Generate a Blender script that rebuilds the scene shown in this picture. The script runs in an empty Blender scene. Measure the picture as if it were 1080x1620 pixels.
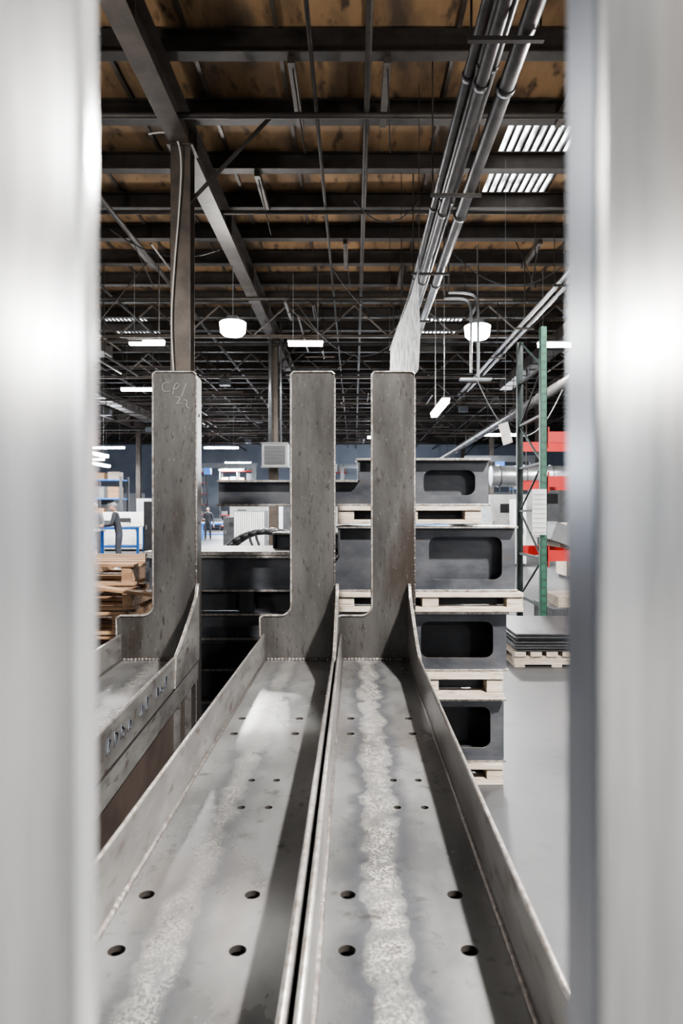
import bpy, bmesh, math, random
from mathutils import Vector, Matrix
random.seed(7)
scene = bpy.context.scene
COL = scene.collection
scene.view_settings.look = 'AgX - Medium High Contrast'

# ------------------------------------------------------------------ materials
def new_mat(name):
    m = bpy.data.materials.new(name); m.use_nodes = True
    nt = m.node_tree; b = nt.nodes["Principled BSDF"]
    return m, nt, b

def mat(name, col, rough=0.6, metal=0.0, col2=None, scale=6.0, stretch=(1,1,1), bump=0.0,
        detail=6.0, lo=0.35, hi=0.65, rvar=0.0, fine=None, emis=None, estr=0.0):
    m, nt, b = new_mat(name)
    N, L = nt.nodes, nt.links
    b.inputs["Base Color"].default_value = (*col, 1)
    b.inputs["Roughness"].default_value = rough
    b.inputs["Metallic"].default_value = metal
    if emis:
        b.inputs["Emission Color"].default_value = (*emis, 1)
        b.inputs["Emission Strength"].default_value = estr
    if col2 is not None:
        tc = N.new("ShaderNodeTexCoord"); mp = N.new("ShaderNodeMapping")
        mp.inputs["Scale"].default_value = stretch
        nz = N.new("ShaderNodeTexNoise"); nz.inputs["Scale"].default_value = scale
        nz.inputs["Detail"].default_value = detail; nz.inputs["Roughness"].default_value = 0.62
        rp = N.new("ShaderNodeMapRange"); rp.inputs["From Min"].default_value = lo; rp.inputs["From Max"].default_value = hi
        mx = N.new("ShaderNodeMix"); mx.data_type = 'RGBA'
        mx.inputs["A"].default_value = (*col, 1); mx.inputs["B"].default_value = (*col2, 1)
        L.new(tc.outputs["Object"], mp.inputs["Vector"]); L.new(mp.outputs["Vector"], nz.inputs["Vector"])
        L.new(nz.outputs["Fac"], rp.inputs["Value"]); L.new(rp.outputs["Result"], mx.inputs["Factor"])
        last = mx.outputs["Result"]
        fl = fine if isinstance(fine, list) else ([fine] if fine else [])
        for (fs, fc, flo, fhi) in fl:
            n2 = N.new("ShaderNodeTexNoise"); n2.inputs["Scale"].default_value = fs; n2.inputs["Detail"].default_value = 4
            L.new(mp.outputs["Vector"], n2.inputs["Vector"])
            r2 = N.new("ShaderNodeMapRange"); r2.inputs["From Min"].default_value = flo; r2.inputs["From Max"].default_value = fhi
            L.new(n2.outputs["Fac"], r2.inputs["Value"])
            m2 = N.new("ShaderNodeMix"); m2.data_type = 'RGBA'
            m2.inputs["B"].default_value = (*fc, 1)
            L.new(last, m2.inputs["A"]); L.new(r2.outputs["Result"], m2.inputs["Factor"])
            last = m2.outputs["Result"]
        L.new(last, b.inputs["Base Color"])
        if rvar:
            rr = N.new("ShaderNodeMapRange"); rr.inputs["To Min"].default_value = rough - rvar; rr.inputs["To Max"].default_value = rough + rvar
            L.new(nz.outputs["Fac"], rr.inputs["Value"]); L.new(rr.outputs["Result"], b.inputs["Roughness"])
        if bump:
            bp = N.new("ShaderNodeBump"); bp.inputs["Strength"].default_value = bump; bp.inputs["Distance"].default_value = 0.01
            L.new(nz.outputs["Fac"], bp.inputs["Height"]); L.new(bp.outputs["Normal"], b.inputs["Normal"])
    return m

M = {}
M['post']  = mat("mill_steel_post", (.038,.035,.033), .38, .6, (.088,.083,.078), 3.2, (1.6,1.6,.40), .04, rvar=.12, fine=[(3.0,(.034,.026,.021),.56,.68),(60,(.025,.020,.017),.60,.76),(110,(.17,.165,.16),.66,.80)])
M['near']  = mat("lit_brushed_post", (.34,.335,.33), .20, .64, (.74,.73,.72), 7, (2.8,2.8,.20), .02, rvar=.06, fine=[(5,(.33,.27,.22),.58,.80),(3,(.22,.22,.23),.53,.70)])  # paler copy of the post steel; glare on near uprights put into colour
M['nearside'] = mat("blue_grey_edge", (.14,.155,.185), .35, .6, (.26,.28,.32), 9, (1,1,.3), .03)
M['rim']   = mat("cut_steel_edge", (.34,.325,.31), .35, .6, (.13,.105,.085), 40, (1,1,1), .2)
M['flange']= mat("flange_steel", (.095,.090,.087), .34, .6, (.21,.202,.195), 7, (1,.35,1), .10, rvar=.1, fine=[(35,(.065,.045,.034),.56,.75),(120,(.32,.31,.30),.65,.8)])
M['bead']  = mat("weld_bead", (.17,.157,.147), .35, .6, (.07,.056,.05), 90, (1,1,1), .6)
M['rust']  = mat("brown_primed_steel", (.030,.022,.019), .5, .3, (.048,.036,.031), 5, (1,1,1), .05)
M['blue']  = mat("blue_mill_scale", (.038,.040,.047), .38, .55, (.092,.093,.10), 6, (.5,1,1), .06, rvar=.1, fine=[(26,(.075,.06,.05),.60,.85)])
M['blueshade']= mat("shaded_mill_scale", (.012,.013,.015), .5, .3, (.025,.026,.03), 6, (.5,1,1), .05)  # darker copy of the blue steel: shade of recesses and gaps in colour
M['wood']  = mat("pallet_wood", (.20,.11,.060), .75, 0, (.38,.24,.14), 8, (.4,2,6), .2, fine=[(14,(.09,.05,.03),.56,.72)])
M['woodw'] = mat("pale_dunnage_wood", (.27,.22,.17), .75, 0, (.45,.39,.33), 8, (.6,2,8), .2, fine=[(16,(.12,.085,.06),.53,.70)])
M['beam']  = mat("roof_steel_dark", (.020,.0165,.014), .6, .3, (.042,.034,.028), 3, (1,1,1), 0)
M['girder']= mat("girder_steel", (.046,.036,.029), .5, .3, (.085,.067,.054), 3, (1,1,1), 0)
M['pipe']  = mat("conduit_steel", (.060,.057,.056), .38, .5, (.11,.105,.103), 4, (1,1,1), 0)
M['white'] = mat("white_paint", (.66,.66,.65), .5, 0, (.52,.52,.52), 3)
M['green'] = mat("rack_green", (.020,.080,.050), .45, .1, (.034,.115,.075), 10)
M['greendk'] = mat("rack_green_dark", (.012,.022,.021), .5, .1, (.02,.034,.031), 10)
M['orange']= mat("rack_beam_red", (.36,.010,.008), .45, 0, (.44,.016,.012), 7)
M['bluep'] = mat("bench_blue", (.02,.12,.42), .45, 0, (.03,.16,.50), 7)
M['black'] = mat("black_plastic", (.012,.012,.014), .45, 0, (.025,.025,.028), 7)
M['grey']  = mat("grey_paint", (.14,.145,.15), .5, .1, (.20,.205,.21), 4)
M['dgrey'] = mat("dark_grey_paint", (.04,.043,.047), .5, .1, (.065,.068,.073), 4)
M['sheet'] = mat("dark_steel_sheet", (.022,.022,.024), .45, .4, (.042,.042,.046), 5)
M['duct']  = mat("galvanised_duct", (.28,.29,.30), .3, .8, (.40,.41,.42), 5)
M['skin']  = mat("skin", (.48,.29,.21), .55, 0, (.53,.32,.24), 9)
M['hair']  = mat("hair", (.03,.022,.018), .7, 0, (.05,.035,.03), 30)
M['cloth'] = mat("dark_workwear", (.018,.020,.025), .85, 0, (.036,.039,.046), 20)
M['cloth2']= mat("grey_workwear", (.12,.12,.13), .85, 0, (.18,.18,.19), 20)
M['jeans'] = mat("work_trousers", (.022,.025,.035), .85, 0, (.04,.044,.056), 20)
M['chalk'] = mat("chalk", (.20,.19,.182), .8, 0)
M['ink']   = mat("marker_ink", (.015,.018,.024), .6, 0)
M['cable'] = mat("white_cable", (.45,.43,.39), .5, 0)
M['hole']  = mat("hole_shade_edge", (.02,.016,.013), .7, .2)  # dark edge colour paints the shade inside the holes

m, nt, b = new_mat("lamp_lens"); b.inputs["Base Color"].default_value=(.9,.9,.9,1)
b.inputs["Emission Color"].default_value=(1,.985,.96,1); b.inputs["Emission Strength"].default_value=100; M['lens']=m
m, nt, b = new_mat("skylight_fibreglass"); N,L=nt.nodes,nt.links
tc=N.new("ShaderNodeTexCoord"); nz=N.new("ShaderNodeTexNoise"); nz.inputs["Scale"].default_value=3
mp=N.new("ShaderNodeMapping"); mp.inputs["Scale"].default_value=(3,.7,1)
rp=N.new("ShaderNodeMapRange"); rp.inputs["From Min"].default_value=.36; rp.inputs["From Max"].default_value=.55
rp.inputs["To Min"].default_value=1.0; rp.inputs["To Max"].default_value=7
L.new(tc.outputs["Object"],mp.inputs["Vector"]); L.new(mp.outputs["Vector"],nz.inputs["Vector"]); L.new(nz.outputs["Fac"],rp.inputs["Value"])
b.inputs["Emission Color"].default_value=(.93,.97,1,1); L.new(rp.outputs["Result"],b.inputs["Emission Strength"]); M['sky']=m

# channel plate: scale speckle running down the length of each channel
def plate_mat(name, xc, halfw, amt=1.0):
    m, nt, b = new_mat(name); N,L=nt.nodes,nt.links
    def node(t,**k):
        n=N.new(t)
        for a,v in k.items(): setattr(n,a,v)
        return n
    def maprange(src,a,bb,c=0.0,d=1.0):
        r=N.new("ShaderNodeMapRange"); r.inputs["From Min"].default_value=a; r.inputs["From Max"].default_value=bb
        r.inputs["To Min"].default_value=c; r.inputs["To Max"].default_value=d; L.new(src,r.inputs["Value"]); return r.outputs["Result"]
    def math_(op,a,bb):
        n=node("ShaderNodeMath",operation=op)
        for i,v in enumerate((a,bb)):
            if isinstance(v,(int,float)): n.inputs[i].default_value=v
            else: L.new(v,n.inputs[i])
        return n.outputs[0]
    def mix(a,bb,f):
        n=node("ShaderNodeMix",data_type='RGBA')
        for s,v in (("A",a),("B",bb)):
            if isinstance(v,tuple): n.inputs[s].default_value=(*v,1)
            else: L.new(v,n.inputs[s])
        L.new(f,n.inputs["Factor"]); return n.outputs["Result"]
    def noise(scale,detail,stretch=(1,1,1),rough=.6):
        mp=N.new("ShaderNodeMapping"); mp.inputs["Scale"].default_value=stretch; L.new(tc.outputs["Object"],mp.inputs[0])
        n=N.new("ShaderNodeTexNoise"); n.inputs["Scale"].default_value=scale; n.inputs["Detail"].default_value=detail; n.inputs["Roughness"].default_value=rough
        L.new(mp.outputs[0],n.inputs["Vector"]); return n.outputs["Fac"]
    tc=N.new("ShaderNodeTexCoord"); sx=N.new("ShaderNodeSeparateXYZ"); L.new(tc.outputs["Object"],sx.inputs[0])
    n1=noise(4,8,(1.2,.7,1)); nw=noise(10,3,(.6,1,1)); n2=noise(190,6,(1,1,1),.75); n3=noise(26,6); n5=noise(2.2,7,(1,.5,1))
    base=mix((.115,.114,.113),(.215,.212,.208),maprange(n1,.35,.65))
    base=mix(base,(.14,.112,.092),math_('MULTIPLY',maprange(n5,.54,.70),.7))
    dist=math_('ABSOLUTE',math_('SUBTRACT',sx.outputs["X"],xc),0)
    dist=math_('ADD',dist,math_('MULTIPLY',math_('SUBTRACT',nw,.5),.09))
    band=maprange(dist,halfw,halfw*.5)
    sp=math_('MULTIPLY',band,maprange(n2,.49,.56))
    sp=math_('MULTIPLY',math_('MULTIPLY',sp,maprange(n3,.36,.56,.15,1.0)),amt)
    ring=math_('MULTIPLY',maprange(dist,halfw*1.0,halfw*1.1),maprange(dist,halfw*2.1,halfw*1.4))
    c=mix(base,(.080,.083,.094),math_('MULTIPLY',ring,.75*amt))
    c=mix(c,(.18,.176,.17),math_('MULTIPLY',band,.4*amt))
    c=mix(c,(.36,.335,.30),math_('MULTIPLY',sp,.9))
    c=mix(c,(.04,.032,.027),math_('MULTIPLY',maprange(n3,.60,.74),.7))
    L.new(c,b.inputs["Base Color"])
    L.new(math_('ADD',maprange(n1,.3,.7,.22,.40),math_('MULTIPLY',sp,.2)),b.inputs["Roughness"])
    L.new(maprange(sp,0,1,.65,.4),b.inputs["Metallic"])
    bp=N.new("ShaderNodeBump"); bp.inputs["Strength"].default_value=.2; bp.inputs["Distance"].default_value=.003
    L.new(math_('ADD',sp,math_('MULTIPLY',nw,.5)),bp.inputs["Height"]); L.new(bp.outputs["Normal"],b.inputs["Normal"])
    return m

# ------------------------------------------------------------------ builders
def empty(name, loc=(0,0,0)):
    e = bpy.data.objects.new(name, None); e.location = loc; e.empty_display_size=.2; COL.objects.link(e); return e

def attach(o, parent):
    if parent is not None:
        o.parent = parent
        o.matrix_parent_inverse = Matrix.Translation(-Vector(parent.location))

class B:
    def __init__(s): s.bm = bmesh.new(); s.mats=[]
    def mi(s, m):
        m = M[m] if isinstance(m,str) else m
        if m not in s.mats: s.mats.append(m)
        return s.mats.index(m)
    def _fin(s, geom_faces, m):
        i = s.mi(m)
        for f in geom_faces: f.material_index = i
    def box(s, x0,x1,y0,y1,z0,z1, m, rot=None):
        r = bmesh.ops.create_cube(s.bm, size=1)
        vs = r['verts']; c = Vector(((x0+x1)/2,(y0+y1)/2,(z0+z1)/2))
        R = rot.to_4x4() if rot else Matrix.Identity(4)
        T = Matrix.Translation(c) @ R @ Matrix.Diagonal((abs(x1-x0),abs(y1-y0),abs(z1-z0),1))
        bmesh.ops.transform(s.bm, matrix=T, verts=vs)
        s._fin({f for v in vs for f in v.link_faces}, m)
    def rod(s, p0, p1, r, m, seg=8, r2=None):
        p0=Vector(p0); p1=Vector(p1); d=p1-p0
        g = bmesh.ops.create_cone(s.bm, cap_ends=True, segments=seg, radius1=r, radius2=r if r2 is None else r2, depth=d.length)
        q = d.to_track_quat('Z','Y').to_matrix().to_4x4()
        bmesh.ops.transform(s.bm, matrix=Matrix.Translation((p0+p1)/2)@q, verts=g['verts'])
        fs={f for v in g['verts'] for f in v.link_faces}; s._fin(fs, m)
        if seg>=8:
            for f in fs:
                if len(f.verts)==4: f.smooth=True
    def sph(s, c, rad, m, seg=16):
        g = bmesh.ops.create_uvsphere(s.bm, u_segments=seg, v_segments=seg//2+2, radius=1)
        bmesh.ops.transform(s.bm, matrix=Matrix.Translation(c)@Matrix.Diagonal((*rad,1)), verts=g['verts'])
        fs={f for v in g['verts'] for f in v.link_faces}; s._fin(fs, m)
        for f in fs: f.smooth=True
    def ibeam_x(s, x0,x1,y,z0,z1,w,m,t=.02):
        s.box(x0,x1,y-w/2,y+w/2,z0,z0+t,m); s.box(x0,x1,y-w/2,y+w/2,z1-t,z1,m); s.box(x0,x1,y-t/3,y+t/3,z0+t,z1-t,m)
    def ibeam_y(s, x,y0,y1,z0,z1,w,m,t=.025):
        s.box(x-w/2,x+w/2,y0,y1,z0,z0+t,m); s.box(x-w/2,x+w/2,y0,y1,z1-t,z1,m); s.box(x-t/3,x+t/3,y0,y1,z0+t,z1-t,m)
    def make(s, name, parent=None, bevel=0):
        me = bpy.data.meshes.new(name); s.bm.to_mesh(me); s.bm.free()
        for m in s.mats: me.materials.append(m)
        o = bpy.data.objects.new(name, me); COL.objects.link(o)
        attach(o, parent)
        if bevel:
            md=o.modifiers.new("bevel",'BEVEL'); md.width=bevel; md.segments=2; md.limit_method='ANGLE'
        return o

def circle(cx,cy,r,n=28):
    return [(cx+r*math.cos(2*math.pi*i/n), cy+r*math.sin(2*math.pi*i/n)) for i in range(n)]
def rrect(x0,x1,y0,y1,r,n=8):
    pts=[]
    for cx,cy,a in ((x1-r,y1-r,0),(x0+r,y1-r,90),(x0+r,y0+r,180),(x1-r,y0+r,270)):
        for i in range(n+1):
            t=math.radians(a+90*i/n); pts.append((cx+r*math.cos(t),cy+r*math.sin(t)))
    return pts

def plate(name, outline, holes, thick, matrix, m, parent, bevel=0.0, edge_mat=None):
    """flat plate cut with holes; outline in local XY, thickness centred on local Z"""
    cu = bpy.data.curves.new(name,'CURVE'); cu.dimensions='2D'; cu.fill_mode='BOTH'
    cu.extrude = thick/2-bevel; cu.bevel_depth=bevel; cu.bevel_resolution=1; cu.offset = -bevel
    for pl in [outline]+holes:
        sp = cu.splines.new('POLY'); sp.points.add(len(pl)-1)
        for i,(x,y) in enumerate(pl): sp.points[i].co=(x,y,0,1)
        sp.use_cyclic_u=True
    o = bpy.data.objects.new(name+"_c", cu); COL.objects.link(o)
    dg = bpy.context.evaluated_depsgraph_get(); dg.update()
    me = bpy.data.meshes.new_from_object(o.evaluated_get(dg))
    bpy.data.objects.remove(o, do_unlink=True); bpy.data.curves.remove(cu)
    me.transform(matrix)
    me.materials.clear(); me.materials.append(m if not isinstance(m,str) else M[m])
    if edge_mat:
        me.materials.append(M[edge_mat]); nn=(matrix.to_3x3()@Vector((0,0,1))).normalized()
        for p in me.polygons:
            if abs(p.normal.dot(nn))<.9: p.material_index=1
    for p in me.polygons: p.use_smooth=False
    me.name=name
    ob = bpy.data.objects.new(name, me); COL.objects.link(ob); attach(ob, parent)
    return ob

XZ = lambda y: Matrix.Translation((0,y,0)) @ Matrix.Rotation(math.radians(90),4,'X')
XY = lambda z: Matrix.Translation((0,0,z))

def tube(name, pts, r, m, parent=None, smooth=True):
    cu = bpy.data.curves.new(name,'CURVE'); cu.dimensions='3D'; cu.bevel_depth=r; cu.bevel_resolution=2
    sp = cu.splines.new('NURBS' if smooth else 'POLY'); sp.points.add(len(pts)-1)
    for i,p in enumerate(pts): sp.points[i].co=(*p,1)
    if smooth: sp.order_u=3; sp.use_endpoint_u=True
    cu.materials.append(M[m]); o=bpy.data.objects.new(name,cu); COL.objects.link(o); attach(o,parent); return o

# ------------------------------------------------------------------ room shell
XL,XR,YB,YF,ZC = -24.0,18.0,-20.0,62.0,8.0
m_floor = mat("polished_concrete", (.034,.035,.037), .48, 0, (.062,.063,.066), .9, (1,1,1), .03, rvar=.1, fine=[(9,(.025,.025,.027),.56,.8)])
m_wall  = mat("insulated_wall", (.19,.215,.27), .7, 0, (.25,.28,.33), .6)
m_deck  = mat("roof_deck_board", (.275,.170,.088), .8, 0, (.15,.092,.048), 1.3, (1,.35,1), 0, fine=[(5,(.055,.036,.022),.56,.69),(1.1,(.07,.048,.031),.53,.66)])
b=B(); b.box(XL,XR,YB,YF,-.2,0,m_floor); b.make("floor")
sky = [(2.6,3.9,10.95,14.6),(2.45,3.7,22.6,26.6),(-8.6,-7.0,22.2,27),(9.5,10.8,16,20),(2.45,3.7,36,39),(-8.6,-7.0,36,39)]
b=B()
ys = sorted({YB,YF}|{s[2] for s in sky}|{s[3] for s in sky})
for ya,yb in zip(ys[:-1],ys[1:]):
    cuts = sorted([(s[0],s[1]) for s in sky if s[2]<=ya+1e-4 and s[3]>=yb-1e-4])
    x=XL
    for c0,c1 in cuts:
        if c0>x: b.box(x,c0,ya,yb,ZC,ZC+.15,m_deck)
        x=max(x,c1)
    b.box(x,XR,ya,yb,ZC,ZC+.15,m_deck)
b.make("ceiling")
b=B(); b.box(XL-.2,XL,YB,YF,0,ZC,m_wall); b.make("wall_left")
b=B(); b.box(XR,XR+.2,YB,YF,0,ZC,m_wall); b.make("wall_right")
b=B(); b.box(XL,XR,YF,YF+.2,0,ZC,m_wall); b.make("wall_far")
b=B(); b.box(XL,XR,YB-.2,YB,0,ZC,m_wall); b.make("wall_back")
for i,(x0,x1,y0,y1) in enumerate(sky):
    b=B(); n=int((x1-x0)/.13)
    w=(x1-x0)/n
    for k in range(n):
        xa=x0+k*w
        b.box(xa,xa+w*.68,y0,y1,ZC+.05,ZC+.06,'sky')
        b.box(xa+w*.68,xa+w,y0,y1,ZC+.0,ZC+.05,'beam')
    b.make("window_%d"%(i+1))

b=B(); x=XL+1
while x<XR:
    if not any(s[0]-.1<x<s[1]+.1 for s in sky): b.box(x-.03,x+.03,YB,YF,ZC-.05,ZC-.002,'girder')
    x+=1.22
b.make("roof_battens")
b=B(); y=9.2-1.55*18
while y<YF:
    b.ibeam_x(XL,XR,y,7.64,7.95,.20,'beam'); y+=1.55
b.make("roof_purlins")
for gx in (-2.66,-14.7,9.35):
    b=B(); b.ibeam_y(gx,YB,YF,7.12,7.63,.30,'girder')
    y=-1.4
    while y<YF:
        for s in (-1,1):
            b.box(gx+s*.07-.06,gx+s*.07+.06,y-.01,y+.01,7.15,7.6,'girder')
        y+=3.1
    b.make("roof_girder")
    for cy in (-1.4,10.6,22.6,34.6,46.6,58.6):
        if -3<gx<-2 and cy<0: continue
        b=B(); b.box(gx-.15,gx+.15,cy-.15,cy-.13,.02,7.1,'girder'); b.box(gx-.15,gx+.15,cy+.13,cy+.15,.02,7.1,'girder')
        b.box(gx-.012,gx+.012,cy-.13,cy+.13,.02,7.1,'girder'); b.box(gx-.22,gx+.22,cy-.22,cy+.22,0,.02,'girder'); b.box(gx-.2,gx+.2,cy-.2,cy+.2,7.1,7.12,'girder')
        b.rod((gx+.1,cy,6.3),(gx+1.4,cy-.1,7.6),.035,'beam',6)
        b.make("steel_column")
tube("column_cable",[(-3.1,10.3,7.2),(-2.75,10.3,7.28),(-2.62,10.4,7.0),(-2.66,10.42,6.2),(-2.75,10.42,5.2),(-2.8,10.42,4.3),(-2.72,10.42,3.2),(-2.72,10.42,2)],.012,'cable')

b=B()
for (x,ya,yb) in ((-.85,9.2,10.75),(.45,9.2,10.75),(-1.75,12.3,13.85),(3.2,9.2,10.75),(-.2,15.4,17),(1.2,17,18.5),(-5,15.4,17),(4.2,15.4,17),(-1.2,20,21.6),(3.6,20,21.6)):
    b.box(x-.05,x+.05,ya,yb,7.55,7.68,'girder')
    b.rod((x,ya,7.62),(x+.1,yb-.3,7.0),.012,'beam',6)
b.make("purlin_bridging")

b=B()
for (y,z,r) in ((9.9,7.25,.045),(13.1,7.25,.04),(17.6,7.0,.05),(22,6.9,.05),(26.5,6.9,.06),(31,6.8,.06),(37,6.8,.07),(43,6.7,.07),(50,6.6,.08)):
    b.rod((XL,y,z),(XR,y,z),r,'beam',10)
for (x,z,r) in ((-.55,7.35,.03),(.18,7.3,.045),(-4.6,7.2,.05),(-6.4,7.2,.04),(5.2,7.1,.05),(7.1,7.2,.04),(-9.8,7.1,.05),(-12,7.1,.04),(12.5,7.2,.05)):
    b.rod((x,YB,z),(x,YF,z),r,'beam',10)
b.make("sprinkler_pipes")
b=B()
for (x,z,r) in ((1.20,6.10,.055),(1.34,6.02,.07),(1.34,6.22,.05),(1.60,5.98,.085),(1.47,6.2,.045)):
    b.rod((x,YB,z),(x,45,z),r,'pipe',14)
    y=1.0
    while y<45: b.rod((x,y-.04,z),(x,y+.04,z),r*1.22,'pipe',14); y+=3.1
y=.1
while y<45:
    b.box(1.05,1.75,y-.025,y+.025,5.84,5.88,'beam'); b.rod((1.08,y,5.86),(1.08,y,7.7),.012,'beam',6); b.rod((1.72,y,5.86),(1.72,y,7.7),.012,'beam',6); y+=1.55*2
b.make("pipe_rack")
b=B()
for (x,z,r) in ((3.98,5.95,.05),(4.16,5.95,.05)): b.rod((x,-6,z),(x,26,z),r,'pipe',12)
y=.8
while y<26: b.box(3.85,4.3,y-.03,y+.03,5.86,5.90,'beam'); b.rod((4.07,y,5.9),(4.07,y,7.7),.012,'beam',6); y+=3.1
b.make("conduit_run")
b=B(); b.rod((4.9,8,4.5),(4.9,40,4.5),.13,'pipe',16)
y=9
while y<40: b.rod((4.9,y,4.5),(4.9,y+.05,4.5),.145,'pipe',16); b.rod((4.9,y,4.62),(4.9,y,7.7),.01,'beam',6); y+=3
b.make("air_duct")
b=B(); b.rod((4.2,21,2.6),(9,21,2.6),.32,'duct',20)
for x in (4.4,5.2,6,6.8): b.rod((x,21,2.6),(x+.06,21,2.6),.345,'duct',20)
b.rod((5.3,21,2.9),(5.3,21,7.7),.02,'beam',6); b.rod((8,21,2.9),(8,21,7.7),.02,'beam',6)
b.make("exhaust_duct")
e=empty("conduit_drop",(2.6,15.2,6))
tube("pipe_1",[(2.0,15.2,6.25),(2.45,15.2,6.28),(2.6,15.2,6.1),(2.6,15.2,5.6),(2.6,15.2,4.6)],.03,'duct',e)
tube("pipe_2",[(2.1,15.2,6.38),(2.6,15.2,6.40),(2.76,15.2,6.2),(2.76,15.2,5.6),(2.76,15.2,4.5)],.03,'duct',e)
b=B(); b.box(2.35,3.05,15.1,15.3,4.43,4.47,'duct'); b.rod((2.0,15.2,6.25),(2.0,15.2,7.8),.02,'pipe',8); b.rod((2.1,15.2,6.38),(2.1,15.2,7.8),.02,'pipe',8); b.make("junction_box",e)
for i,(p,q,s) in enumerate([((2.7,15,4.4),(4.9,16,4.4),1.2),((-5,14,7.3),(-2.7,14,6.9),.35),((0,12.5,7.2),(1.2,12.5,7.2),.4),((4,14,6),(6,14,7),.6),((-.5,16,7.2),(1.3,16,6.2),.5),((1.9,13,6.4),(4.0,13,6.2),.5),((-1.5,18,7),(1.2,18,6.1),.9)]):
    mid=[(p[0]+(q[0]-p[0])*t, p[1]+(q[1]-p[1])*t, p[2]+(q[2]-p[2])*t - s*4*t*(1-t)) for t in [k/8 for k in range(9)]]
    tube("hanging_cable",mid,.012,'black' if i else 'grey')
b=B()
for i in range(170):
    x=random.uniform(-12,10); y=random.uniform(14,48); z=random.uniform(5.6,6.9)
    b.rod((x,y,z),(x,y,7.7),.010,'beam',5)
    if i%2==0:
        L_=random.uniform(.8,3); b.rod((x-L_/2,y,z),(x+L_/2,y,z),random.uniform(.015,.035),'girder',6)
    if i%3==0:
        L_=random.uniform(1,4); b.rod((x,y-L_/2,z+.05),(x,y+L_/2,z+.05),random.uniform(.02,.04),'girder',6)
    if i%5==0: b.rod((x,y,z),(x+random.uniform(-1.5,1.5),y+1,7.7),.012,'beam',5)
    if i%11==0: b.box(x-.2,x+.2,y-.15,y+.15,z-.25,z,'dgrey')
b.make("hanger_rods")
b=B()
for (x,y,z,w,l) in ((-8.2,18,6.6,.5,9),(6.2,22,6.5,.5,12),(-11,30,6.4,.6,14)):
    b.box(x-w/2,x+w/2,y-l/2,y+l/2,z,z+.35,'girder')
    for k in range(int(l)): b.box(x-w/2-.02,x+w/2+.02,y-l/2+k,y-l/2+k+.04,z-.02,z+.37,'beam')
    for k in (-.4,.4): b.rod((x,y+l*k,z+.3),(x,y+l*k,7.7),.02,'beam',6)
b.make("ventilation_ductwork")
b=B()
for y in (20.3,26.5,32.7,38.9,45.1,51.3):
    for x0 in range(-23,17,2):
        b.rod((x0,y,6.75),(x0+1,y,7.64),.03,'girder',5); b.rod((x0+1,y,7.64),(x0+2,y,6.75),.03,'girder',5)
    b.box(XL,XR,y-.05,y+.05,6.68,6.76,'girder')
b.make("roof_trusses")

# ------------------------------------------------------------------ lamps
def area(name, loc, sx, sy, power, parent, col=(1,.985,.955)):
    l = bpy.data.lights.new(name,'AREA'); l.shape='RECTANGLE'; l.size=sx; l.size_y=sy; l.energy=power; l.color=col
    o = bpy.data.objects.new(name,l); o.location=loc; COL.objects.link(o); attach(o,parent); return o
def spill(loc, power, parent, r=.12, col=(1,.985,.955)):
    l=bpy.data.lights.new("spill",'POINT'); l.energy=power; l.shadow_soft_size=r; l.color=col
    o=bpy.data.objects.new("spill",l); o.location=loc; COL.objects.link(o); attach(o,parent)
def highbay(x,y,z=5.8,w=.5,power=500,up=80,ls=None):
    e=empty("high_bay_lamp",(x,y,z))
    b=B(); b.rod((x,y,z-.20),(x,y,z+.02),w*.46,'lens',24,w*.5); b.rod((x,y,z-.26),(x,y,z-.20),w*.36,'lens',24,w*.46); b.rod((x,y,z+.02),(x,y,z+.06),w*.44,'grey',20)
    b.box(x-.12,x+.12,y-.12,y+.12,z+.06,z+.16,'grey')
    b.rod((x,y,z+.15),(x,y,7.7),.012,'grey',6); b.make("fixture",e)
    area("lamp",(x,y,z-.28),ls or w,ls or w,power,e)
    if up: spill((x,y,z-.5),up,e)
def strip(x,y,z,L_=1.2,axis='x',power=150,cold=False):
    e=empty("strip_light",(x,y,z))
    b=B(); hx,hy=(L_/2,.09) if axis=='x' else (.09,L_/2)
    b.box(x-hx,x+hx,y-hy,y+hy,z+.03,z+.06,'white'); b.box(x-hx+.02,x+hx-.02,y-hy+.02,y+hy-.02,z-.06,z+.03,'lens')
    for s in (-.7,.7): b.rod((x+s*hx*(axis=='x'),y+s*hy*(axis!='x'),z+.06),(x+s*hx*(axis=='x'),y+s*hy*(axis!='x'),7.7),.006,'grey',5)
    b.make("fixture",e)
    if power:
        area("lamp",(x,y,z-.08),2*hx,2*hy,power,e,(.90,.95,1) if cold else (1,.985,.955))
        if cold: spill((x,y,z-.4),power*.35,e,.2,(.80,.88,1))
highbay(2.87,15.9,power=900,up=260,w=.6); highbay(-2.77,15.6,power=900,up=260,w=.6)
highbay(2.55,-.1,5.6,power=2500,up=190,ls=.28)
highbay(2.95,7.6,power=250,up=260)
highbay(-4.6,7.2,power=120,up=260)
highbay(6.6,-14.8,5.6,power=1900,up=50,w=.8); highbay(-6.5,-14.8,5.6,power=1500,up=50,w=.8)
highbay(7.2,-9.5,5.6,power=300,up=40,w=.5); highbay(-2.8,-7.5,power=200,up=60)  # unseen lamps added behind the camera as fill on the posts
highbay(9.0,3,power=250,up=120); highbay(-10,2,power=250,up=120)
highbay(9,14,power=450,up=170); highbay(-9,15,power=450,up=170)
strip(-1.24,17.4,5.8,.9,power=120); strip(-5.25,17.3,5.8,.9,power=120); strip(5.15,17.5,5.8,.9,power=120)
strip(-7.5,23.9,5.8,1.3,power=500)
strip(2.05,16.4,4.0,2.4,'y',power=100)
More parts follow.
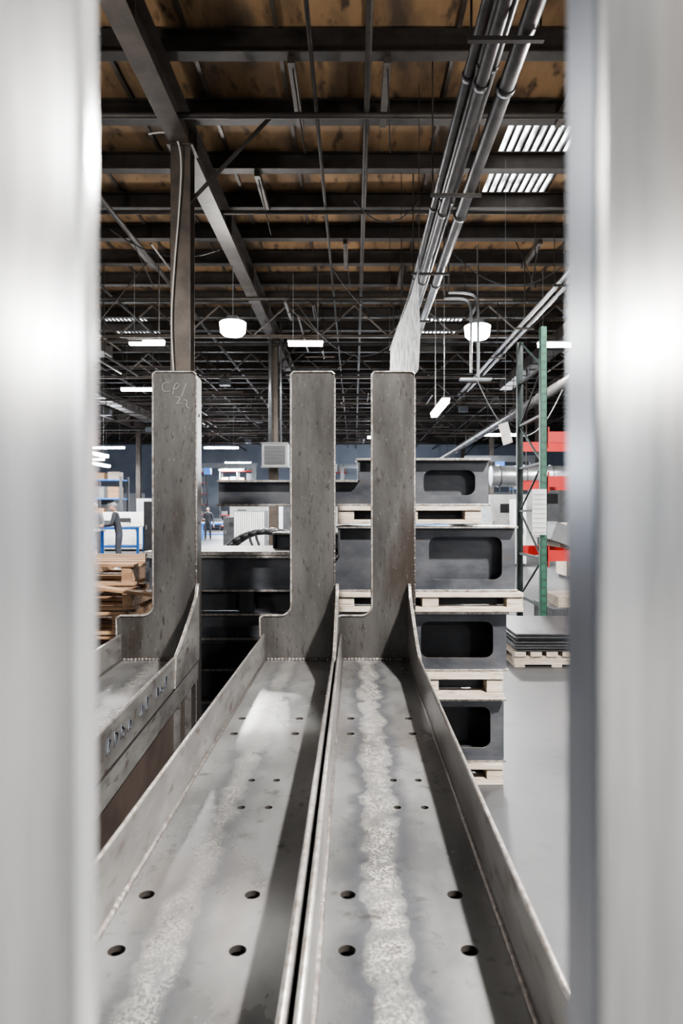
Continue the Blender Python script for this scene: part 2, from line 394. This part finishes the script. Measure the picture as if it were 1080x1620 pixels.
for (x,y) in ((-7.0,36),(-16,30),(-8,47),(1.5,31),(6.5,30),(9,42),(1,46),(-2,40),(-17,44),(-13,36),(-10,55),(2,56)):
    strip(x,y,4.9,1.8,power=1100,cold=True)
strip(-9.3,24.5,3.6,2.4,'y',power=400); strip(-11.2,30,3.6,2.4,'y',power=400)

# ------------------------------------------------------------------ foreground welded frames
ZP=.83; ZT=.945; YE=3.1; YN=.225
def frame(xl,xr,pl,pr,holes,mname,bc,hw,amt=1.0,dn=.035):
    """xl,xr channel outer faces; pl,pr upright left/right edges"""
    e=empty("welded_steel_frame",((xl+xr)/2,1.6,ZP))
    pm=plate_mat(mname,bc,hw,amt)
    plate("deck_plate",[(xl,YN),(xr,YN),(xr,YE),(xl,YE)],[circle(hx,hy,r) for hx,hy,r in holes],.010,XY(ZP-.005),pm,e,edge_mat='hole')
    b=B()
    b.box(xl,xl+.011,YN,YE,ZP-.09,ZT,'flange'); b.box(xr-.011,xr,YN,YE,ZP-.09,ZT,'flange')
    b.make("side_flanges",e,bevel=.003)
    b=B()
    for xx in (xl+.012,xr-.012): b.rod((xx,YN,ZP+.001),(xx,YE,ZP+.001),.0065,'bead',8)
    for xx in (xl+.0055,xr-.0055): b.rod((xx,YN,ZT-.0015),(xx,YE-.5 if xx>xl+.02 else YE,ZT-.0015),.0042,'rim',8)
    b.rod((xl+.02,YE-.005,ZP+.002),(xr-.02,YE-.005,ZP+.002),.007,'bead',8)
    x=xl+.025
    while x<xr-.025: b.sph((x,YE-.007,ZP+.003),(.010,.008,.007),'bead',8); x+=.016
    b.make("weld_beads",e)
    b=B(); b.box(xl+.03,xl+.042,YN+.02,YE,.22,ZP-.012,'rust'); b.box(xr-.042,xr-.03,YN+.02,YE,.22,ZP-.012,'rust')
    b.box(xl,xr,YN,YE,.20,.22,'rust')
    for y in (.9,2.72,2.95): b.box(xr-.03,xr-.005,y-.006,y+.006,.22,ZP-.09,'flange'); b.box(xl+.005,xl+.03,y-.006,y+.006,.22,ZP-.09,'flange')
    b.make("lower_web",e)
    for (yf,far) in ((YE,True),(YN,False)):
        zt=2.137; st=1.03; t=.012
        out=[(pr,zt-.012),(pr-.012,zt),(pl+.012,zt),(pl,zt-.012),(pl,st+.045)]
        for k in range(1,6):
            a=math.radians(90*k/5); out.append((pl-.045+.045*math.cos(a), st+.045-.045*math.sin(a)))
        out+=[(xl+.005,st),(xl-.012,st-.01),(xl-.012,.945),(xl,.90),(xl,ZP-.35),(pr,ZP-.35)]
        yy=yf+t/2
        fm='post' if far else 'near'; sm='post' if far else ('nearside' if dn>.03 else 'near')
        plate("upright_face",out,[],t,XZ(yy),fm,e,bevel=.003,edge_mat='rim' if far else sm)
        b=B(); dpt=.15 if far else dn
        b.box(pl+.001,pl+.015,yf+t*.9,yf+dpt,ZP-.3,zt-.01,sm); b.box(pr-.015,pr-.001,yf+t*.9,yf+dpt,ZP-.3,zt-.01,sm)
        b.box(pl+.004,pr-.004,yf+t*.9,yf+dpt,zt-.022,zt-.006,sm)
        if far: b.box(pl+.004,pr-.004,yf+dpt-.012,yf+dpt,ZP-.3,zt-.01,sm)
        b.make("upright_sides",e,bevel=.004 if far else 0)
        if far:
            ins=[(x,yf-.001,z) for x,z in out[:-2]]
            tube("rim_weld",ins,.005,'rim',e,smooth=False)
            b=B(); b.rod((pr-.001,yf+.004,ZP),(pr-.001,yf+.004,zt-.03),.0055,'bead',8)
            z=ZP+.01
            while z<zt-.03: b.sph((pr-.001,yf+.004,z),(.006,.0065,.009),'bead',6); z+=.03
            for zz in (1.95,1.45,1.12): b.rod((pr-.002,yf+.08,zz),(pr+.002,yf+.08,zz),.008,'hole',12)
            b.make("corner_weld",e)
    mtx=Matrix(((0,0,1,xr-.002),(1,0,0,0),(0,1,0,0),(0,0,0,1)))
    g=[(YE,ZP),(YE,1.175),(YE-.03,1.165)]+[(YE-.06-.44*(k/8), .945+.175*(1-k/8)**1.2) for k in range(9)]+[(YE-.52,ZP)]
    plate("gusset",g,[],.014,mtx,'flange',e,bevel=.002,edge_mat='rim')
    b=B()
    for y in (.7,2.6): b.box(xl,xr,y-.05,y+.05,.0,.20,'wood')
    b.make("timber_bearer",e)
    return e
def holeset(x0,x1,xa,xb):
    return [(x0,1.195,.0135),(x1,1.195,.0135),(x0,1.043,.0135),(x1,1.043,.0135),
            (x0,2.215,.0125),(x1,2.215,.0125),(x0,2.063,.0125),(x1,2.063,.0125),
            (xa,1.705,.009),(xb,1.705,.009),(xa,1.548,.009),(xb,1.548,.009)]
frame(-.067,.252,.080,.275,holeset(-.011,.176,.098,.16),"channel_plate_a",.055,.036)
frame(-.416,-.075,-.287,-.089,holeset(-.363,-.178,-.256,-.194),"channel_plate_b",-.29,.03,.5,dn=.014)
f3=frame(-.985,-.63,-.834,-.64,holeset(-.93,-.74,-.86,-.80),"channel_plate_c",-.8,.04,.6)

def stroke(pts,par,r=.0012):
    tube("chalk_stroke",[(x,YE-.002,z) for x,z in pts],r,'chalk',par)
x0,z0=-.795,2.055
stroke([(x0+.035,z0+.03),(x0+.01,z0+.035),(x0,z0+.01),(x0+.015,z0-.015),(x0+.04,z0-.005)],f3)
stroke([(x0+.05,z0-.02),(x0+.055,z0+.03),(x0+.08,z0+.028),(x0+.075,z0+.005),(x0+.053,z0+.003)],f3)
stroke([(x0+.09,z0-.03),(x0+.11,z0+.03)],f3)
stroke([(x0+.06,z0-.035),(x0+.085,z0-.03),(x0+.08,z0-.05),(x0+.062,z0-.065),(x0+.09,z0-.062)],f3)
stroke([(x0+.10,z0-.045),(x0+.12,z0-.05),(x0+.105,z0-.075),(x0+.125,z0-.085)],f3)
# smudged hand-painted ink marks on the outer side of the left frame's flange
yy=1.75
for k in range(11):
    if k in (4,7): yy+=.07; continue
    h=random.uniform(.025,.04)
    pts=[(-.6285,yy,.875),(-.6285,yy+random.uniform(-.01,.015),.875+h),(-.6285,yy+.03,.875+h*random.uniform(.3,1)),(-.6285,yy+random.uniform(.01,.04),.875)]
    tube("ink_stroke",pts,.0026,'ink',f3,False); yy+=.065
f3.rotation_euler=(0,0,math.radians(3))

# ------------------------------------------------------------------ stacked beams
def stacked(xl,xs,xr,y0,zb,zleg,zh,hole=True,depth=.34,hx=None,rec=.16,rm='blue',mid=None):
    e=empty("stacked_steel_beam",((xl+xr)/2,y0,zb)); t=.012
    out=[(xl,zb),(xr,zb),(xr,zh),(xs,zh),(xs,zleg+.015),(xs-.015,zleg),(xl,zleg)]
    hs=[]
    if hole:
        h0=hx if hx is not None else xs+.45; hs=[rrect(h0,xr-.075,zb+.05,zh-.05,.045)]
    plate("front_web",out,hs,t,XZ(y0+.06),'blue',e,edge_mat='rim')
    b=B()
    b.box(xl,xr+.0,y0,y0+depth,zb-.012,zb,'blue')
    b.box(xs-.01,xr+.0,y0-.01,y0+depth,zh,zh+.012,'blue')
    b.box(xl,xs,y0,y0+depth,zleg-.0,zleg+.012,'blue')
    b.box(xl,xs,y0-.002,y0,zleg,zleg+.012,'rim'); b.box(xl,xr,y0-.002,y0,zb-.012,zb,'rim'); b.box(xs-.01,xr,y0-.012,y0-.01,zh,zh+.012,'rim')
    if mid: b.box(xl,xs,y0,y0+.055,mid,mid+.012,'blue'); b.box(xl,xs,y0-.002,y0,mid,mid+.012,'rim'); b.box(xl,xs,y0+.04,y0+.053,zb,mid-.03,'blueshade')  # dark panel below the middle flange paints that gap's shade
    b.make("flanges",e,bevel=.002)
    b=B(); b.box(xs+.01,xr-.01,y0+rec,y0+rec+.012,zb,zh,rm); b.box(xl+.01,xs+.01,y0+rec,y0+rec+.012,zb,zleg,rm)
    b.box(xr-.012,xr,y0+.066,y0+depth,zb,zh,'blueshade'); b.box(xl,xl+.012,y0+.066,y0+depth,zb,zleg,'blueshade'); b.box(xs,xs+.012,y0,y0+.25,zleg+.01,zh,'blue')
    b.make("inner_web",e)
    return e
Y0=3.78
stacked(-.76,.02,.755,Y0,1.545,1.665,1.785,hx=.39,rec=.17)
stacked(-1.15,-.09,.905,Y0,1.07,1.245,1.41,hx=.42,rec=.17)
stacked(-1.10,-.05,.855,Y0,.63,.925,.935,hx=.375,rec=.32,rm='blueshade',mid=.79)  # shade in the opening painted with the darker steel copy, likewise below
stacked(-1.05,.0,.84,Y0,.125,.44,.455,hx=.36,rec=.32,rm='blueshade',mid=.32)
stacked(-1.3,-.5,.70,Y0+.42,1.07,1.245,1.36,hx=.1)
stacked(-1.3,-.4,.70,Y0+.42,.63,.83,.92,hx=.1)
stacked(-1.3,-.4,.70,Y0+.42,.125,.34,.44,hx=.1)

def dunnage(x0,x1,z0,z1,y=Y0,m='woodw',deep=.8):
    b=B(); h=z1-z0
    b.box(x0,x1,y-.03,y+.07,z0,z0+h*.25,m); b.box(x0,x1,y-.03,y+.07,z1-h*.25,z1,m)
    b.box(x0,x1,y+deep-.1,y+deep,z0,z0+h*.25,m); b.box(x0,x1,y+deep-.1,y+deep,z1-h*.25,z1,m)
    b.box(x0,x1,y+.09,y+.13,z0+h*.25,z1-h*.25,'blueshade')  # added dark sheet gives the pallet gaps a painted shade
    n=max(2,int((x1-x0)/.35))
    for k in range(n+1):
        xx=x0+(x1-x0)*k/n; xx=min(max(xx,x0+.045),x1-.045)
        b.box(xx-.045,xx+.045,y-.02,y+deep-.01,z0+h*.25,z1-h*.25,m)
    return b.make("wooden_pallet",bevel=.003)
dunnage(-.09,.70,1.434,1.532); dunnage(-.09,.93,.950,1.057)
dunnage(.02,.82,.468,.616); dunnage(-1.1,.82,.0,.112)
b=B()
for x in (-1.05,-.6,-.15): b.box(x-.04,x+.04,Y0+.02,Y0+.74,.94,1.057,'blueshade')
b.box(-1.1,-.1,Y0+.10,Y0+.14,.94,1.057,'blueshade'); b.make("shade_spacer_bars")  # added dark bars and sheet stand in for the gap's shade
b=B()
for x in (-1.05,-.6,-.15): b.box(x-.04,x+.04,Y0+.02,Y0+.74,.455,.617,'blueshade')
b.box(-1.1,-.1,Y0+.10,Y0+.14,.455,.617,'blueshade'); b.make("shade_spacer_bars")  # same added dark filler for the lower shaded gap
b=B(); b.box(-1.15,-.11,Y0+.02,Y0+.75,1.262,1.277,'rust'); b.box(-1.15,-.11,Y0+.01,Y0+.02,1.260,1.28,'rim'); b.make("steel_flat_bar")

b=B()
for k in range(7):
    o=random.uniform(-.02,.02); b.box(1.56+o,2.75+o,6.6+o,7.75+o,.147+k*.026,.147+k*.026+.018,'sheet')
b.make("steel_sheet_pile",bevel=.002)
b=B()
for y in (6.62,7.15,7.65): b.box(1.55,2.75,y,y+.09,.02,.10,'woodw')
for k in range(8): b.box(1.55+k*.155,1.55+k*.155+.11,6.6,7.78,.10,.145,'woodw')
for k in range(4): b.box(1.55+k*.36,1.55+k*.36+.1,6.6,7.78,0,.02,'woodw')
b.make("wooden_pallet")

# ------------------------------------------------------------------ left pallet stacks
b=B()
for lvl in range(8):
    z=.0+lvl*.148; jx=random.uniform(-.06,.06); jy=random.uniform(-.05,.05)
    for k in range(5): b.box(-2.5+jx,-1.40+jx,4.25+k*.23+jy,4.25+k*.23+.1+jy,z+.118,z+.14,'wood',Matrix.Rotation(random.uniform(-.03,.03),3,'Z'))
    for x in (-2.45,-1.95,-1.48): b.box(x+jx,x+.06+jx,4.25+jy,5.3+jy,z+.02,z+.118,'wood')
    for k in range(3): b.box(-2.5+jx,-1.40+jx,4.25+k*.46+jy,4.25+k*.46+.1+jy,z,z+.02,'wood')
b.box(-1.75,-1.2,4.1,4.2,1.02,1.04,'wood',Matrix.Rotation(.12,3,'Y')); b.box(-1.75,-1.3,4.15,4.24,.62,.64,'wood',Matrix.Rotation(-.1,3,'Y'))
b.make("pallet_stack",bevel=.002)

# ------------------------------------------------------------------ pallet rack (right)
e=empty("pallet_rack",(3.3,9,0))
def upright(x,y,h,m):
    b=B()
    b.box(x-.04,x-.035,y-.04,y+.04,.01,h,m); b.box(x+.035,x+.04,y-.04,y+.04,.01,h,m); b.box(x-.04,x+.04,y-.04,y-.035,.01,h,m)
    z=.15
    while z<h-.1: b.box(x-.02,x-.008,y-.043,y-.0405,z,z+.028,'black'); b.box(x+.008,x+.02,y-.043,y-.0405,z,z+.028,'black'); z+=.1
    b.box(x-.07,x+.07,y-.07,y+.07,0,.01,m)
    b.make("upright",e)
for xx in (2.35,4.95):
    upright(xx,8.5,3.8,'green'); upright(xx,9.7,3.9,'greendk')
    b=B(); z=.3; s=0
    while z<3.5:
        b.box(xx-.02,xx+.02,8.54,9.66,z,z+.03,'greendk')
        b.rod((xx,8.54 if s else 9.66,z+.02),(xx,9.66 if s else 8.54,z+.6),.014,'greendk',6); z+=.6; s=1-s
    b.make("bracing",e)
b=B()
for z in (2.42,1.87,.95):
    for y in (8.47,9.72):
        b.box(2.40,4.90,y-.025,y+.025,z-.06,z+.075,'orange')
    b.box(2.395,2.41,8.43,8.46,z-.13,z+.13,'orange')
    if z<2.4:
        for x in (2.8,3.4,4.0,4.6): b.box(x-.05,x+.05,8.5,9.7,z+.076,z+.09,'woodw')
b.make("load_beams",e)
b=B(); b.box(2.19,2.36,8.38,8.41,1.22,1.78,'white')
for k in range(9): b.box(2.2,2.35,8.375,8.38,1.25+k*.058,1.255+k*.058,'grey')
b.make("label_board",e)
b=B()
b.box(2.5,2.95,8.6,9.3,1.07,1.31,'grey',Matrix.Rotation(.35,3,'Y')); b.box(2.62,3.6,8.7,9.4,1.045,1.11,'woodw'); b.box(2.95,3.6,8.6,9.4,1.11,1.4,'grey')
b.box(2.5,3.3,8.6,9.5,.02,.28,'dgrey'); b.box(2.6,3.2,8.7,9.4,.28,.42,'woodw')
b.make("stored_boxes",e,bevel=.006)

m_sign = mat("sign_paper",(.78,.76,.73),.7,0,(.62,.30,.26),9,(1,1,3),lo=.58,hi=.62)
e=empty("hanging_sign",(2.66,12,2.9))
b=B(); b.box(-.09,.09,-.004,.004,-.19,.19,m_sign); o=b.make("sign_panel"); o.rotation_euler=(0,math.radians(-14),math.radians(-35)); o.location=(2.66,12,2.88)
o.parent=e; o.matrix_parent_inverse=Matrix.Translation((-2.66,-12,-2.9))
tube("sign_wire",[(2.66,12,3.05),(2.66,12,7.7)],.004,'grey',e,False)

m_ban = mat("banner_cloth",(.74,.74,.73),.8,0,(.30,.30,.31),4,(1,3,1.2),lo=.48,hi=.54)
bm=bmesh.new(); nx,nz_=40,24; vs=[]
for i in range(nx+1):
    for j in range(nz_+1):
        u=i/nx; v=j/nz_
        y=9.95+4.8*u; xx=.94-.17*u+.018*math.sin(u*26+v*2)*(1-v*.85)+.012*math.sin(u*9+v*5)
        zz=3.62+1.38*v
        vs.append(bm.verts.new((xx,y,zz)))
for i in range(nx):
    for j in range(nz_):
        a=i*(nz_+1)+j; f=bm.faces.new((vs[a],vs[a+nz_+1],vs[a+nz_+2],vs[a+1])); f.smooth=True
me=bpy.data.meshes.new("banner"); bm.to_mesh(me); bm.free(); me.materials.append(m_ban)
e=empty("hanging_banner",(.9,12,5)); o=bpy.data.objects.new("cloth",me); COL.objects.link(o); attach(o,e)
b=B(); b.rod((.94,9.9,5.01),(.77,14.8,5.01),.015,'grey',8)
for t in (0,.5,1): b.rod((.94-.17*t,9.9+4.9*t,5.01),(.94-.17*t,9.9+4.9*t,7.7),.006,'beam',5)
b.make("banner_rod",e)

e=empty("hanging_unit_heater",(-2.5,22,3.3))
b=B(); b.box(-2.92,-2.10,21.6,22.1,2.93,3.68,'grey'); b.box(-2.84,-2.18,21.57,21.6,3.01,3.60,'black')
for k in range(5): b.box(-2.80,-2.22,21.555,21.575,3.08+k*.11,3.088+k*.11,'dgrey')
b.box(-2.95,-2.07,21.56,21.6,2.90,2.94,'pipe'); b.box(-2.95,-2.07,21.56,21.6,3.66,3.70,'pipe')
b.rod((-2.7,21.9,3.68),(-2.7,21.9,7.7),.05,'duct',10); b.rod((-2.35,21.9,3.68),(-2.35,21.9,7.7),.03,'duct',10)
b.make("heater_body",e)

e=empty("cable_reel",(-1.0,8,.62))
b=B()
for y in (7.7,8.2):
    n=40
    for k in range(n):
        a0=2*math.pi*k/n; a1=2*math.pi*(k+1)/n
        b.rod((-1.0+.62*math.cos(a0),y,.66+.62*math.sin(a0)),(-1.0+.62*math.cos(a1),y,.66+.62*math.sin(a1)),.035,'black',8)
    for k in range(10):
        a0=2*math.pi*k/10; b.rod((-1,y,.66),(-1+.6*math.cos(a0),y,.66+.6*math.sin(a0)),.015,'dgrey',6)
b.rod((-1,7.68,.66),(-1,8.22,.66),.22,'black',24); b.make("reel_body",e)

# ------------------------------------------------------------------ background workshop
def bench(x,y,w=1.8,d=.8,h=1.02,m='bluep'):
    b=B(); b.box(x-w/2,x+w/2,y-d/2,y+d/2,h-.05,h,'white'); b.box(x-w/2,x+w/2,y-d/2-.01,y-d/2+.04,h-.14,h-.05,m)
    for sx in (-1,1):
        for sy in (-1,1):
            b.box(x+sx*(w/2-.05)-.04,x+sx*(w/2-.05)+.04,y+sy*(d/2-.05)-.04,y+sy*(d/2-.05)+.04,0,h-.05,m)
    b.box(x-w/2+.05,x+w/2-.05,y-d/2+.02,y-d/2+.07,.25,.32,m); b.box(x-w/2+.05,x+w/2-.05,y-d/2+.05,y+d/2-.05,.30,.32,m)
    b.box(x-.5,x-.1,y-.2,y+.2,h,h+.18,'dgrey'); b.box(x+.1,x+.5,y-.15,y+.2,h,h+.10,'white')
    b.make("workbench",bevel=.004)
bench(-7.85,18.9,1.6); bench(-7.2,37.5,2.2,h=.95); bench(-8.6,24.5,2.0); bench(3.5,33,2); bench(-11,28,2.4)
def cabinet(x,y,w,d,h,m='white',m2='grey',name="machine_cabinet"):
    b=B(); b.box(x-w/2,x+w/2,y-d/2,y+d/2,.08,h,m); b.box(x-w/2+.05,x+w/2-.05,y-d/2+.04,y+d/2-.04,0,.08,'black')
    n=max(2,int(w/.5))
    for k in range(n): b.box(x-w/2+.04+k*(w-.04)/n,x-w/2+(k+1)*(w-.04)/n,y-d/2-.02,y-d/2,.15,h-.08,m); b.box(x-w/2+.08+k*(w-.04)/n,x-w/2+.11+k*(w-.04)/n,y-d/2-.05,y-d/2-.02,h*.5,h*.5+.15,m2)
    b.box(x-w*.3,x-w*.05,y-d/2-.025,y-d/2-.02,h*.7,h*.85,'black')
    b.make(name,bevel=.01)
cabinet(4.55,19,.35,.5,1.85); cabinet(-6.55,22.8,.8,.5,1.85,'black'); cabinet(-8.4,26.5,2.4,.8,1.5,'white')
b=B()
for k in range(14): b.box(-3.45+k*.062,-3.45+k*.062+.04,19.68,19.7,.1,1.5,'white')
b.box(-3.47,-2.57,19.7,20.4,.08,1.54,'grey'); b.box(-3.47,-2.57,19.7,20.4,0,.08,'black'); b.make("corrugated_bin")
cabinet(-5.2,34,1.8,1,1.9); cabinet(-2.5,36,2.4,1,2.0,'grey'); cabinet(-10.5,40,2,1,2.2,'white'); cabinet(5.5,24,1.6,1,2.1,'white'); cabinet(8,27,2,1,2.6,'grey')
cabinet(-13,46,3,1,2.4,'white'); cabinet(-6,50,4,1,2.5,'white'); cabinet(1,50.5,4,1,2.6,'white'); cabinet(8.5,38,3,1.2,2.4,'white'); cabinet(5.2,15.5,1.0,.8,1.25,'woodw','grey')
cabinet(-16,38,3,1,2.6,'dgrey'); cabinet(-4.5,27,1.2,.8,1.3,'dgrey'); cabinet(6.3,13,1.2,.8,1.0,'dgrey')
cabinet(-1.2,30,2.0,1,1.75,'white'); cabinet(11,52,5,1,3,'grey'); cabinet(-19,55,4,1,3,'grey')
for (x,y) in ((-12.5,33),(3.5,44),(-9.5,56),(12,46),(-2,58),(5.5,57),(-14,58)):
    b=B(); H=3.2 if y<50 else 5.2
    for xx in (x-1.4,x,x+1.4):
        for yy in (y-.5,y+.5): b.box(xx-.05,xx+.05,yy-.05,yy+.05,0,H,'dgrey')
    z=.3
    while z<H:
        b.box(x-1.4,x+1.4,y-.5,y+.5,z,z+.06,'bluep' if y<50 else 'orange')
        for k in range(4):
            hh=random.uniform(.3,.7); b.box(x-1.3+k*.68,x-1.3+k*.68+.5,y-.4,y+.3,z+.06,z+.06+hh,random.choice(['white','grey','woodw','dgrey','wood']))
        z+=.9
    b.make("storage_shelving")
for (x0,x1,y,h) in ((-12,-6,42,4.2),(-1,5,48.5,4.6),(5.5,9,34,4.0)):
    b=B(); b.box(x0,x1,y-.12,y+.12,h,h+.3,'dgrey')
    for x in (x0+.15,x1-.15): b.box(x-.12,x+.12,y-.12,y+.12,0,h,'dgrey'); b.box(x-.25,x+.25,y-.6,y+.6,0,.1,'dgrey')
    xm=(x0+x1)/2; b.box(xm-.2,xm+.2,y-.2,y+.2,h-.4,h,'bluep'); b.rod((xm,y,h-.4),(xm,y,h-1.6),.02,'black',6)
    b.make("gantry_crane")

# ------------------------------------------------------------------ people
def skin_obj(verts, edges, radii, root=0, sub=1):
    me=bpy.data.meshes.new("s"); me.from_pydata(verts,edges,[]); o=bpy.data.objects.new("s",me); COL.objects.link(o)
    md=o.modifiers.new("skin",'SKIN'); md.use_smooth_shade=True
    for i,r in enumerate(radii): me.skin_vertices[0].data[i].radius=r if isinstance(r,tuple) else (r,r)
    me.skin_vertices[0].data[root].use_root=True
    s=o.modifiers.new("sub",'SUBSURF'); s.levels=sub; s.render_levels=sub
    dg=bpy.context.evaluated_depsgraph_get(); dg.update()
    out=bpy.data.meshes.new_from_object(o.evaluated_get(dg)); bpy.data.objects.remove(o,do_unlink=True)
    return out
def person(loc, rotz, top='cloth', legs='jeans', lhand=(-.30,-.05,.80), rhand=(.30,-.05,.80), lel=(-.27,.02,1.12), rel=(.27,.02,1.12), lean=0.0, hat='hair'):
    e=empty("worker",(0,0,0))
    ly=lambda z: -lean*max(0,(z-.95))/.6
    V=[(0,0,.95),(0,ly(1.12),1.12),(0,ly(1.3),1.30),(0,ly(1.44),1.44),(0,ly(1.53)-.005,1.53),
       (-.17,ly(1.42),1.42),(lel[0],lel[1]+ly(1.2),lel[2]),lhand,
       (.17,ly(1.42),1.42),(rel[0],rel[1]+ly(1.2),rel[2]),rhand,
       (-.10,0,.90),(-.12,-.02,.50),(-.13,.03,.09),(-.14,-.12,.04),
       (.10,0,.90),(.12,-.04,.50),(.13,.02,.09),(.15,-.13,.04)]
    E=[(0,1),(1,2),(2,3),(3,4),(3,5),(5,6),(6,7),(3,8),(8,9),(9,10),(0,11),(11,12),(12,13),(13,14),(0,15),(15,16),(16,17),(17,18)]
    R=[(.15,.11),(.14,.10),(.165,.115),(.10,.08),.055,.068,.048,.032,.068,.048,.032,.095,.062,.048,.04,.095,.062,.048,.04]
    me=skin_obj(V,E,R,0,2)
    for mm in (top,legs,'skin','black'): me.materials.append(M[mm])
    for p in me.polygons:
        z=p.center.z; x=abs(p.center.x); c=p.center
        i=0 if z>.93 else 1
        for h in (lhand,rhand):
            if (c-Vector(h)).length<.35 and x>.2: i=0
            if (c-Vector(h)).length<.07: i=2
        if z>1.49 and x<.08: i=2
        if z<.10: i=3
        p.material_index=i; p.use_smooth=True
    o=bpy.data.objects.new("body",me); COL.objects.link(o); o.parent=e
    hy=ly(1.64)-.01
    b=B(); b.sph((0,hy,1.64),(.075,.095,.115),'skin',20)
    b.sph((0,hy-.092,1.635),(.012,.02,.02),'skin',8)
    for s in (-1,1):
        b.sph((s*.03,hy-.083,1.65),(.011,.008,.008),'white',8); b.sph((s*.03,hy-.09,1.65),(.005,.004,.005),'black',8); b.sph((s*.076,hy,1.64),(.012,.022,.03),'skin',8)
        b.box(s*.03-.014,s*.03+.014,hy-.094,hy-.084,1.667,1.672,'hair')
    b.box(-.022,.022,hy-.088,hy-.078,1.588,1.594,'rust')
    b.sph((0,hy+.018,1.672),(.083,.098,.10),hat,20)
    if hat!='hair': b.box(-.07,.07,hy-.16,hy-.05,1.69,1.70,hat)
    h=b.make("head"); h.parent=e
    for nm,hd,el,sx in (("left_hand",lhand,lel,-1),("right_hand",rhand,rel,1)):
        H=Vector(hd); d=(H-Vector((el[0],el[1]+ly(1.2),el[2]))).normalized(); side=Vector((0,1,0)) if abs(d.z)>.6 else Vector((1,0,0))
        side=(side-d*side.dot(d)).normalized(); nrm=d.cross(side)
        bb=B()
        for k,(off,ln) in enumerate(((-.030,.070),(-.010,.080),(.010,.075),(.030,.060))):
            p0=H+d*.09+side*off; p1=p0+d*ln*.5+nrm*.008; p2=p1+d*ln*.5+nrm*.025
            bb.rod(p0,p1,.010,'skin',8); bb.rod(p1,p2,.009,'skin',8,.007); bb.sph(p1,(.0098,)*3,'skin',8); bb.sph(p2,(.0075,)*3,'skin',8)
            bb.rod(H,p0,.018,'skin',8,.0105)
        t0=H+d*.03-side*.02; t1=t0-side*.035+d*.03; t2=t1+d*.035
        bb.rod(t0,t1,.012,'skin',8); bb.rod(t1,t2,.011,'skin',8,.008)
        bb.sph(H+d*.045,(.032,.032,.035),'skin',12)
        ho=bb.make(nm); ho.parent=e
    e.location=loc; e.rotation_euler=(0,0,rotz)
    return e
person((-6.50,18.9,0),math.radians(-78),lhand=(-.16,-.40,1.10),rhand=(.16,-.42,1.12),lel=(-.24,-.12,1.15),rel=(.24,-.12,1.15),lean=.14,top='cloth',hat='grey')
person((-7.55,19.85,0),math.radians(20),lhand=(-.16,-.38,1.12),rhand=(.18,-.38,1.10),lel=(-.25,-.1,1.15),rel=(.25,-.1,1.15),lean=.10,top='cloth2',hat='white')
person((-7.75,36.2,0),math.radians(5),top='cloth',hat='hair',lhand=(-.16,-.28,1.10),rhand=(.30,-.05,.82),lel=(-.27,-.02,1.14))

# ------------------------------------------------------------------ world + camera
w=bpy.data.worlds.new("World"); scene.world=w; w.use_nodes=True
w.node_tree.nodes["Background"].inputs[0].default_value=(.7,.8,1,1); w.node_tree.nodes["Background"].inputs[1].default_value=.6
cd=bpy.data.cameras.new("camera"); cam=bpy.data.objects.new("camera",cd); COL.objects.link(cam)
cam.location=(0,0,1.5); cam.rotation_euler=(math.radians(90),0,0)
cd.sensor_fit='VERTICAL'; cd.sensor_height=36; cd.sensor_width=24; cd.lens=24; cd.shift_x=-20/1620
cd.clip_start=.02; cd.clip_end=200
cd.dof.use_dof=True; cd.dof.focus_distance=3.0; cd.dof.aperture_fstop=6.0
scene.camera=cam
